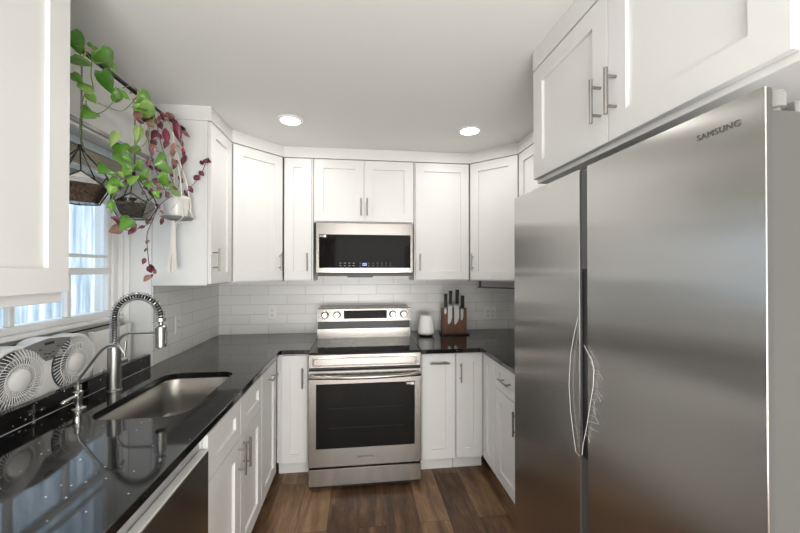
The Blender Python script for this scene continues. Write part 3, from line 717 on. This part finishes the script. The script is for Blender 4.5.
# ------------------------------------------------------------------ window niche: blind, fan
t = thing('window_blind', 'raised cream slatted blind bunched at the top of the window', 'blind', (-1.29, (NY+FY)/2, 2.0))
MB().box(-1.325, -1.27, NY+.02, FY-.03, 2.045, 2.084, .003).build('headrail', mat('skylit_rail_blue', (.62, .68, .74), .35), t)  # bluish colour stands in for sky light reflected on the rail
sl = MB()
for i in range(7):
    z_ = 1.965 + i*.011; sl.box(-1.323+(i % 2)*.002, -1.272+(i % 2)*.002, NY+.025, FY-.035, z_, z_+.0035, .001)
sl.build('slats', mat('cream_slat', (.72, .68, .58), .5), t)
MB().box(-1.322, -1.274, NY+.025, FY-.035, 1.945, 1.961, .003).build('bottom_rail', M_trim, t)

X0 = -1.245; FZ = 1.066; CY = (1.427, 1.683); CR = .126
t = thing('window_fan', 'white twin window fan standing behind the granite upstand', 'fan', (X0, 1.555, .936))
def ring_outline(off, n=36):
    pts = []
    # outline in (y,z): two big circles joined by an arched top and a shallow waist below
    yl, yr = CY; r = CR + off
    for i in range(n+1):
        a = math.radians(70) + (math.radians(250)-math.radians(70))*i/n - 0
        a = math.radians(62 + (298-62)*i/n); pts.append((yl + r*math.cos(a), FZ + r*math.sin(a)))
    ym = (yl+yr)/2
    for s in (-.35, 0, .35): pts.append((ym + s*.1, FZ - .105 - off*.4 + .012*(1-abs(s)*2)))
    for i in range(n+1):
        a = math.radians(-118 + (118+118)*i/n); pts.append((yr + r*math.cos(a), FZ + r*math.sin(a)))
    for i in range(1, 8):
        s = 1-i/4; pts.append((ym + s*.068, FZ + .136 + off - .021*s*s))
    return pts
def fan_housing():
    bm = bmesh.new(); out = ring_outline(0)
    def loop(pts): 
        v = [bm.verts.new((0, y, z)) for y, z in pts]; return [bm.edges.new((v[i], v[(i+1) % len(v)])) for i in range(len(v))]
    e = loop(out)
    for cy in CY: e += loop([(cy + .110*math.cos(2*PI*k/48), FZ + .110*math.sin(2*PI*k/48)) for k in range(48)])
    bmesh.ops.triangle_fill(bm, use_beauty=True, use_dissolve=False, edges=e)
    bmesh.ops.recalc_face_normals(bm, faces=bm.faces[:])
    r = bmesh.ops.extrude_face_region(bm, geom=bm.faces[:])
    for v in [g for g in r['geom'] if isinstance(g, bmesh.types.BMVert)]: v.co.x -= .07
    bmesh.ops.translate(bm, verts=bm.verts[:], vec=(X0, 0, 0))
    m = MB(); m.bm.free(); m.bm = bm; o = m.build('housing', M_white, t)
    md = o.modifiers.new('edge', 'BEVEL'); md.width = .008; md.segments = 3; md.limit_method = 'ANGLE'; md.angle_limit = math.radians(50)
    return o
fan_housing()
for cy in CY:
    g = MB()
    nr = 46
    for k in range(nr):
        a = 2*PI*k/nr
        pts = [(X0+.004+.008*math.sin(PI*s), cy + (.040+.071*s)*math.cos(a+.35*s), FZ + (.040+.071*s)*math.sin(a+.35*s)) for s in (0, .25, .5, .75, 1)]
        g.tube(pts, .0016, 4)
    for rr in (.058, .085): g.tube([(X0+.011, cy+rr*math.cos(2*PI*k/40), FZ+rr*math.sin(2*PI*k/40)) for k in range(40)], .0014, 5, closed=True)
    gr = g.build('grille', M_white, t)
    MB().lathe([(.001, .020), (.030, .018), (.040, .012), (.042, .0), (.040, -.004), (.001, -.004)], (X0, cy, FZ), 32, 'x').build('hub_cap', M_white, gr, smooth=True)
    bl = MB()
    for k in range(5):
        a0 = 2*PI*k/5; L0 = []
        for tx in (-.0015, .0015):
            L0.append([(X0-.035+tx + .018*(s-.5), cy + r*math.cos(a0+s), FZ + r*math.sin(a0+s)) for r, s in ((.03, 0), (.066, -.12), (.103, -.10), (.106, .35), (.098, .75), (.06, .6), (.03, .5))])
        bl.loft(L0)
    bl.lathe([(.001, -.02), (.034, -.02), (.034, -.055), (.001, -.055)], (X0, cy, FZ), 20, 'x').build('blades', mat('blade_grey', (.10, .12, .14), .5), t)
cpn = MB(); ym = sum(CY)/2
pp = [(ym-.108, 1.181), (ym-.06, 1.190), (ym, 1.1965), (ym+.06, 1.190), (ym+.108, 1.181), (ym+.06, 1.155), (ym+.032, 1.125), (ym+.012, 1.108), (ym-.012, 1.108), (ym-.032, 1.125), (ym-.06, 1.155)]
cpn.loft([[(X0+.0003, y, z) for y, z in pp], [(X0+.003, y, z) for y, z in pp]])
cpn = cpn.build('control_panel', mat('panel_grey', (.20, .20, .20), .5), t)
bt = MB(); bt.box(X0+.003, X0+.0036, ym-.022, ym+.022, 1.172, 1.182)
bt.build('nameplate', M_black, cpn)
bt = MB()
for dy, dz in ((-.04, 1.158), (.04, 1.158), (-.018, 1.138), (0, 1.134), (.018, 1.138), (-.012, 1.122), (.012, 1.122)): bt.box(X0+.003, X0+.0042, ym+dy-.007, ym+dy+.007, dz-.002, dz+.002, .0005)
bt.build('buttons', M_black, cpn)
for cy in CY: MB().box(X0-.065, X0+.012, cy-.03, cy+.03, .9355, .946, .003).build('foot', M_white, t)

t = thing('accordion_panel', 'white pleated filler panel between the twin fan and the niche side', 'panel', (-1.27, 1.98, .936))
ap = MB(); n = 26; a, b = 1.835, 2.09
zig = [(-1.285 + (.008 if k % 2 else 0), a+(b-a)*k/n) for k in range(n+1)]
back = [(x-.003, y) for x, y in zig][::-1]
ap.prism(zig+back, .936, 1.168); ap.build('pleats', M_white, t)
MB().box(-1.292, -1.27, b, b+.012, .936, 1.172).build('end_strip', M_white, t)
MB().box(-1.292, -1.27, a-.008, a, .936, 1.172).build('end_strip', M_white, t)
o = MB().tube([(-1.225, 1.80, .9365), (-1.225, 1.815, 1.0), (-1.225, 1.865, .975), (-1.225, 1.885, .9365)], .004, 8).build('wire_stand', M_white, None, smooth=True)
tag(o, 'small bent white wire stand beside the fan on the niche floor', 'stand')

# ------------------------------------------------------------------ hanging rod, terrariums, plants
RX, RZ = -1.025, 2.292
t = thing('hanging_rod', 'black tension rod across the window between the wall cabinets', 'rod', (RX, 1.65, RZ))
MB().cyl((RX, 1.158, RZ), (RX, 1.80, RZ), .0095, 16).cyl((RX, 1.79, RZ), (RX, FY-.004, RZ), .0075, 16).build('pole', M_blackmetal, t, smooth=True)
for ya, yb_ in ((1.1565, 1.17), (FY-.022, FY-.0005)):
    MB().cyl((RX, ya, RZ), (RX, yb_, RZ), .017, 20).build('end_cap', M_black, t, smooth=True)
MB().cyl((RX, 1.775, RZ), (RX, 1.795, RZ), .0125, 16).build('collar', M_black, t, smooth=True)

def clip(m, y):                     # little brass hook over the rod
    z = RZ
    m.tube([(RX+.006, y, z-.032), (RX+.016, y, z-.014), (RX+.0155, y, z+.002), (RX+.008, y, z+.0135), (RX-.004, y, z+.0145), (RX-.0145, y, z+.004), (RX-.014, y, z-.012)], .0035, 8)
    m.tube([(RX+.004+.009*math.cos(2*PI*k/16), y, z-.040+.009*math.sin(2*PI*k/16)) for k in range(16)], .0025, 6, closed=True)
def terrarium(label, y, zb_, rot):
    t = thing('terrarium', label, 'terrarium', (RX, y, zb_), 0, 'glass terrariums on the rod')
    R_, ra, rc = .094, .080, .060
    A = [Vector((RX+ra*math.cos(rot+2*PI*k/5), y+ra*math.sin(rot+2*PI*k/5), zb_+.104)) for k in range(5)]
    B = [Vector((RX+R_*math.cos(rot+2*PI*(k+.5)/5), y+R_*math.sin(rot+2*PI*(k+.5)/5), zb_+.064)) for k in range(5)]
    D = [Vector((RX+rc*math.cos(rot+2*PI*(k+.5)/5), y+rc*math.sin(rot+2*PI*(k+.5)/5), zb_)) for k in range(5)]
    P = Vector((RX, y, zb_+.207))
    fr = MB()
    for k in range(5):
        j = (k+1) % 5
        for p, q in ((P, A[k]), (A[k], B[k]), (B[k], A[j]), (B[k], D[k]), (D[k], D[j])): fr.tube((p, q), .0024, 6)
    fr.lathe([(.001, 0), (.008, 0), (.006, .014), (.001, .014)], P-Vector((0, 0, .006)), 12)
    fr.build('frame', M_blackmetal, t)
    gl = MB(); c = Vector((RX, y, zb_+.08)); V_ = {}
    g = gl.bm
    def vv(p): return g.verts.new(c + (p-c)*.985)
    a = [vv(p) for p in A]; b = [vv(p) for p in B]; d = [vv(p) for p in D]; p0 = vv(P)
    for k in range(5):
        j = (k+1) % 5; i = (k-1) % 5
        g.faces.new((a[k], b[i], d[i], d[k], b[k])); 
        if k: g.faces.new((p0, a[k], b[k])); g.faces.new((p0, b[k], a[j]))     # one facet is the open mouth
    g.faces.new(d[::-1])
    gl.build('glass', M_tglass, t)
    so = MB(); q = .95
    lo = lambda L, s, z: [(RX+(p.x-RX)*s, y+(p.y-y)*s, z) for p in L]
    so.loft([lo(D, .93, zb_+.004), lo(B, .90, zb_+.060), lo(B, .82, zb_+.078), lo(B, .45, zb_+.090), lo(B, .05, zb_+.092)])
    so.build('soil', M_soil, t)
    ch = MB(); z_ = zb_+.214; k = 0; top = RZ-.049
    n = int((top-z_)/.0095); st_ = (top-z_)/n
    for k in range(n):
        zz = z_ + st_*(k+.5); dx, dy = ((.003, 0), (0, .003))[k % 2]
        ch.tube([(RX+.004+dx*math.cos(2*PI*i/8), y+dy*math.cos(2*PI*i/8), zz+.0065*math.sin(2*PI*i/8)) for i in range(8)], .0011, 4, closed=True)
    ch.build('chain', M_blackmetal, t)
    cl = MB(); clip(cl, y); cl.build('hook', M_gold, t, smooth=True)
    return t
terrarium('hanging glass terrarium nearest the cut off cabinet', 1.405, 1.722, .35)
terrarium('hanging glass terrarium in the middle, wrapped in green leaves', 1.712, 1.708, .1)

# macrame hanger with its pot
HY = 2.035
t = thing('plant_hanger', 'white knotted cord plant hanger at the far end of the rod', 'plant hanger', (RX, HY, 1.46))
cm = MB(); rr = .070
PX = RX + .028
for k in range(4):
    a = PI/4 + PI/2*k
    q = lambda r, z: (PX + r*math.cos(a), HY + r*math.sin(a), z)
    pts = [(RX+.004, HY, 2.235), (RX+.006+.01*math.cos(a), HY+.01*math.sin(a), 2.14), q(.045, 1.97), q(.063, 1.875), q(.069, 1.80), q(.0835, 1.756), q(.05, 1.744), (RX+.012, HY, 1.728)]
    cm.tube(pts, .0035, 8)
for k in range(4):                                                # crossing cords round the pot
    for s in (1, -1):
        a0 = PI/4 + PI/2*k; a1 = a0 + s*PI/4
        cm.tube([(PX+.063*math.cos(a0), HY+.063*math.sin(a0), 1.872), (PX+.066*math.cos(a0+s*PI/8), HY+.066*math.sin(a0+s*PI/8), 1.83), (PX+.069*math.cos(a1), HY+.069*math.sin(a1), 1.79)], .0025, 6)
cm.build('cords', M_rope, t, smooth=True)
ts = MB()
for k in range(14):
    a = 2*PI*k/14; r0, r1 = .008, random.uniform(.014, .030)
    ts.tube([(RX+.012+r0*.5*math.cos(a), HY+r0*.5*math.sin(a), 1.735), (RX+.010+r0*math.cos(a), HY+r0*math.sin(a), 1.70), (RX+.006+r0*1.3*math.cos(a), HY+r0*1.3*math.sin(a), 1.60), (RX+.003+r1*math.cos(a+.3), HY+r1*math.sin(a+.3), 1.463+random.uniform(-.006, .012))], .0038, 6)
ts.lathe([(.001, 1.715), (.014, 1.715), (.016, 1.728), (.012, 1.742), (.001, 1.742)], (RX+.011, HY, 0), 14)
ts.build('tassel', M_rope, t, smooth=True)
cl = MB(); clip(cl, HY); cl.build('hook', M_gold, t, smooth=True)
t = thing('plant_pot', 'white ceramic pot on a grey saucer held in the knotted hanger', 'pot', (PX, HY, 1.7485))
MB().lathe([(.001, 1.762), (.045, 1.762), (.052, 1.79), (.057, 1.862), (.0595, 1.866), (.0575, 1.876), (.053, 1.876), (.050, 1.862), (.001, 1.860)], (PX, HY, 0), 36).build('pot', M_pot, t, smooth=True)
MB().lathe([(.001, 1.7495), (.070, 1.7495), (.079, 1.757), (.079, 1.7615), (.068, 1.7595), (.001, 1.7595)], (PX, HY, 0), 36).build('saucer', mat('saucer_grey', (.22, .22, .21), .5), t, smooth=True)

# foliage
class Leaves:
    def __init__(s): s.v = []; s.f = []; s.c = []
    def add(s, base, d, n, L, w, tone, var=0., heart=True, curl=.12):
        d = d.normalized(); n = (n - d*n.dot(d)).normalized(); b = d.cross(n)
        if heart: prof = [(0, .02), (-.10, .30), (.06, .47), (.28, .50), (.50, .41), (.72, .24), (.88, .10), (1, .0)]
        else: prof = [(0, .03), (.08, .22), (.25, .43), (.45, .5), (.65, .42), (.83, .22), (.93, .09), (1, 0)]
        i0 = len(s.v); K = len(prof)
        for t_, h in prof:
            tt = max(t_, 0) if abs(h) < .1 else t_
            drop = -curl*L*(tt*tt)
            mid = base + d*(max(tt, 0)*L) + n*drop
            s.v.append(mid)
            for sg in (-1, 1): s.v.append(base + d*(t_*L) + b*(sg*h*w) + n*(drop + .16*h*w))
        for k in range(K-1):
            a = i0+3*k; q = a+3
            s.f.append((a, a+1, q+1, q)); s.f.append((a, q, q+2, a+2))
        s.c += [(tone, var)] * (3*K)
    def build(s, name, material, parent):
        me = bpy.data.meshes.new(name); inv = Matrix.Translation(parent.location).inverted()
        me.from_pydata([inv @ v for v in s.v], [], s.f); me.update()
        ca = me.color_attributes.new('tone', 'FLOAT_COLOR', 'POINT')
        for i, (a, b) in enumerate(s.c): ca.data[i].color = (a, b, 0, 1)
        me.polygons.foreach_set('use_smooth', [True]*len(me.polygons)); me.materials.append(material)
        o = bpy.data.objects.new(name, me); C.objects.link(o); o.parent = parent
        md = o.modifiers.new('thickness', 'SOLIDIFY'); md.thickness = .0006
        return o
EYE = Vector((0, 0, CH))
def short(p, ymax=2.115):        # keep the plants in front of the cabinet's side panel
    return p if p.y <= ymax else EYE + (p-EYE)*(ymax/p.y)
tocam = lambda p: (Vector((0, 0, CH)) - p).normalized()
def leaf_px(Lv, u0, v0, u1, v1, x, wr, tone, var=0, heart=True, tilt=.45, rnd=random, k=1):
    u1 = u0 + (u1-u0)*k; v1 = v0 + (v1-v0)*k
    a = short(at(u0, v0, x)); b = short(at(u1, v1, x + rnd.uniform(-.015, .02))); d = b-a
    n = tocam(a) + Vector((rnd.uniform(-1, 1), rnd.uniform(-1, 1), rnd.uniform(-.2, 1)))*tilt
    Lv.add(a, d, n, d.length, d.length*wr, tone, var, heart)
def vine(m, px, x, r=.0018):
    P = [short(at(u, v, x)) for u, v in px]
    # smooth by Catmull-Rom
    out = []
    for i in range(len(P)-1):
        p0, p1, p2, p3 = P[max(i-1, 0)], P[i], P[i+1], P[min(i+2, len(P)-1)]
        for k in range(5):
            t_ = k/5; out.append(.5*((2*p1) + (-p0+p2)*t_ + (2*p0-5*p1+4*p2-p3)*t_*t_ + (-p0+3*p1-3*p2+p3)*t_**3))
    out.append(P[-1]); m.tube(out, r, 6)
t = thing('pothos_plant', 'trailing green pothos winding along the black rod and down the middle terrarium', 'plant', (RX, 1.71, 1.80))
Lv = Leaves(); rn = random.Random(11)
X1 = RX+.03
for q in [  # (base u,v, tip u,v, plane, width ratio, tone, mottling)
    (71, 31, 82, 56, X1, .80, .12, .1), (88, 43, 95, 49, RX, .5, .35, .2), (92, 48, 99, 48, RX, .5, .45, .3), (98, 50, 113, 70, X1, .82, .38, .3), (112, 63, 117, 74, RX, .35, .6, .3),
    (72, 56, 94, 70, X1+.01, .46, .45, .4), (72, 73, 83, 85, X1, .6, .35, .3), (101, 71, 113, 95, X1+.01, .68, .10, 0), (112, 93, 125, 100, X1, .8, .35, .4), (120, 92, 131, 100, X1, .6, .5, .4),
    (82, 90, 95, 85, X1, .55, .65, .7), (88, 94, 97, 104, X1, .85, .6, .9), (92, 111, 82, 118, X1, .7, .3, 0), (138, 97, 154, 104, X1, .9, .42, .3), (140, 103, 155, 128, X1+.01, .6, .72, .6),
    (139, 127, 136, 149, X1, .5, .85, .6), (117, 133, 108, 150, X1, .5, .88, .6), (121, 144, 118, 158, X1, .9, .25, .3), (119, 163, 136, 157, X1+.05, .75, .30, .3), (132, 146, 143, 160, X1, .6, .75, .7),
    (108, 168, 98, 173, X1+.05, .8, .22, 0), (118, 180, 104, 186, X1+.07, .65, .35, .4), (113, 186, 108, 197, X1+.08, .95, .62, .7), (120, 183, 127, 190, X1+.08, .6, .40, .3), (113, 201, 104, 210, X1+.08, .5, .4, .3),
    (112, 202, 112, 216, X1+.08, .5, .30, .2), (130, 219, 118, 232, X1+.08, .62, .30, .3), (167, 163, 154, 165, X1+.03, .85, .32, .1), (160, 175, 172, 191, X1+.05, .7, .50, .5), (154, 191, 161, 201, X1+.06, .7, .52, .5),
    (171, 190, 185, 191, X1+.05, .5, .40, .2), (136, 163, 146, 173, X1+.07, .75, .45, .5), (141, 173, 152, 181, X1+.07, .75, .5, .5), (128, 168, 122, 178, X1+.07, .7, .4, .3), (134, 176, 128, 187, X1+.08, .55, .62, .6),
    (118, 172, 126, 181, X1+.07, .7, .85, .9), (146, 186, 154, 178, X1+.06, .6, .42, .3), (124, 155, 134, 164, X1+.06, .8, .30, .4), (136, 108, 146, 112, X1, .7, .5, .4)]:
    leaf_px(Lv, *q, rnd=rn, tilt=.35, k=1 if q[1] < 110 else .8)
Lv.build('foliage', M_pothos, t)
vm = MB()
vine(vm, [(74, 45), (84, 50), (92, 60), (97, 63), (110, 61)], X1); vine(vm, [(92, 60), (91, 75), (93, 88), (86, 92), (82, 105), (80, 130), (86, 155)], X1)
vine(vm, [(86, 100), (88, 112), (97, 114), (108, 108), (115, 98), (112, 90)], X1); vine(vm, [(98, 103), (110, 108), (122, 111), (131, 104), (137, 97)], X1)
vine(vm, [(122, 88), (132, 86), (141, 93), (150, 100)], X1); vine(vm, [(141, 110), (140, 135), (133, 150), (126, 158), (122, 165)], X1+.02)
vine(vm, [(151, 122), (146, 142), (134, 152), (128, 160), (124, 176), (116, 183)], X1+.04); vine(vm, [(134, 160), (142, 172), (155, 188), (172, 189)], X1+.06)
vine(vm, [(120, 185), (113, 196), (112, 205), (122, 216), (130, 220)], X1+.08)
vm.build('vines', M_stem, t, smooth=True)

t = thing('purple_trailing_plant', 'purple leaved trailing plant spilling from the white hanging pot', 'plant', (PX, HY, 1.87))
Lv = Leaves(); rn = random.Random(5); X2 = RX+.02
pot_top = (178, 195)
spec = [(153, 110, 141, 117), (136, 118, 148, 126), (150, 118, 138, 122), (146, 122, 158, 130), (157, 119, 165, 134), (160, 112, 168, 126), (166, 112, 178, 124), (172, 118, 181, 131), (176, 121, 180, 148), (165, 128, 168, 148),
    (182, 130, 193, 140), (158, 131, 151, 141), (146, 130, 150, 142), (150, 140, 161, 148), (149, 148, 158, 157), (160, 152, 166, 162), (170, 150, 178, 158), (181, 140, 184, 150), (184, 150, 183, 160), (186, 155, 180, 168),
    (172, 158, 178, 170), (177, 160, 172, 172), (150, 158, 146, 170), (156, 168, 164, 174), (160, 174, 166, 184), (168, 170, 176, 180), (178, 176, 186, 186), (155, 182, 163, 190), (165, 192, 172, 200), (160, 176, 156, 184),
    (158, 190, 150, 199), (155, 204, 163, 210), (160, 210, 166, 216), (163, 217, 160, 228), (152, 218, 144, 224), (172, 186, 180, 192), (184, 190, 190, 200), (187, 186, 194, 190), (145, 176, 150, 184), (148, 165, 156, 172),
    (140, 112, 134, 120), (164, 118, 172, 121), (168, 140, 163, 150), (175, 143, 170, 153), (155, 145, 149, 152), (163, 160, 170, 166)]
for (a, b, c_, d_) in spec:
    tone = rn.choice((.0, .1, .3, .5, .7, .75, .8)); leaf_px(Lv, a, b, c_, d_, X2 + rn.uniform(-.03, .07), .40, tone, rn.choice((0, 0, .7)), False, .4, rn, .78)
for i in range(34):
    u = rn.gauss(162, 9); v = rn.uniform(110, 195); a = rn.uniform(0, 2*PI); l = rn.uniform(3, 6)
    leaf_px(Lv, u, v, u+l*math.cos(a), v+l*math.sin(a)+2, X2 + rn.uniform(-.03, .07), .5, rn.choice((.05, .3, .5, .7, .8, .9)), rn.choice((0, .6)), False, .5, rn)
for (a, b, c_, d_) in [(189, 187, 193, 193), (194, 180, 200, 175), (199, 171, 204, 176), (203, 165, 200, 160), (205, 163, 209, 158), (203, 160, 208, 163), (208, 160, 211, 163)]:
    leaf_px(Lv, a, b, c_, d_, X2+.07, .7, .1, 0, False, .3, rn)
for (a, b, c_, d_) in [(120, 221, 112, 217), (122, 228, 111, 231), (128, 226, 139, 224), (136, 228, 128, 234), (117, 226, 124, 220), (145, 226, 138, 228), (145, 258, 143, 264), (150, 264, 154, 272), (152, 270, 158, 273), (150, 275, 144, 281), (153, 274, 148, 279), (148, 266, 151, 274), (146, 240, 149, 244), (147, 248, 144, 252)]:
    leaf_px(Lv, a, b, c_, d_, X2+.06, .45, rn.choice((.1, .3, .8)), .5, False, .3, rn)
Lv.build('foliage', M_purple, t)
vm = MB()
vine(vm, [(178, 196), (172, 180), (166, 160), (160, 140), (156, 120), (152, 112)], X2+.03); vine(vm, [(176, 196), (182, 170), (183, 150), (181, 135), (172, 120), (160, 112)], X2+.03)
vine(vm, [(180, 196), (188, 190), (196, 181), (202, 172), (206, 162)], X2+.05); vine(vm, [(172, 196), (160, 205), (152, 222), (147, 235), (148, 255), (150, 272)], X2+.05)
vine(vm, [(152, 222), (140, 228), (126, 230), (116, 222)], X2+.06); vine(vm, [(150, 112), (148, 130), (150, 150), (156, 170), (166, 192)], X2)
vm.build('vines', M_pstem, t, smooth=True)
o = MB().ball(at(183, 150, X2+.05), .009, (1, 1, 1.3)).build('bloom', mat('pink_bloom', (.45, .03, .10), .5), t, smooth=True)
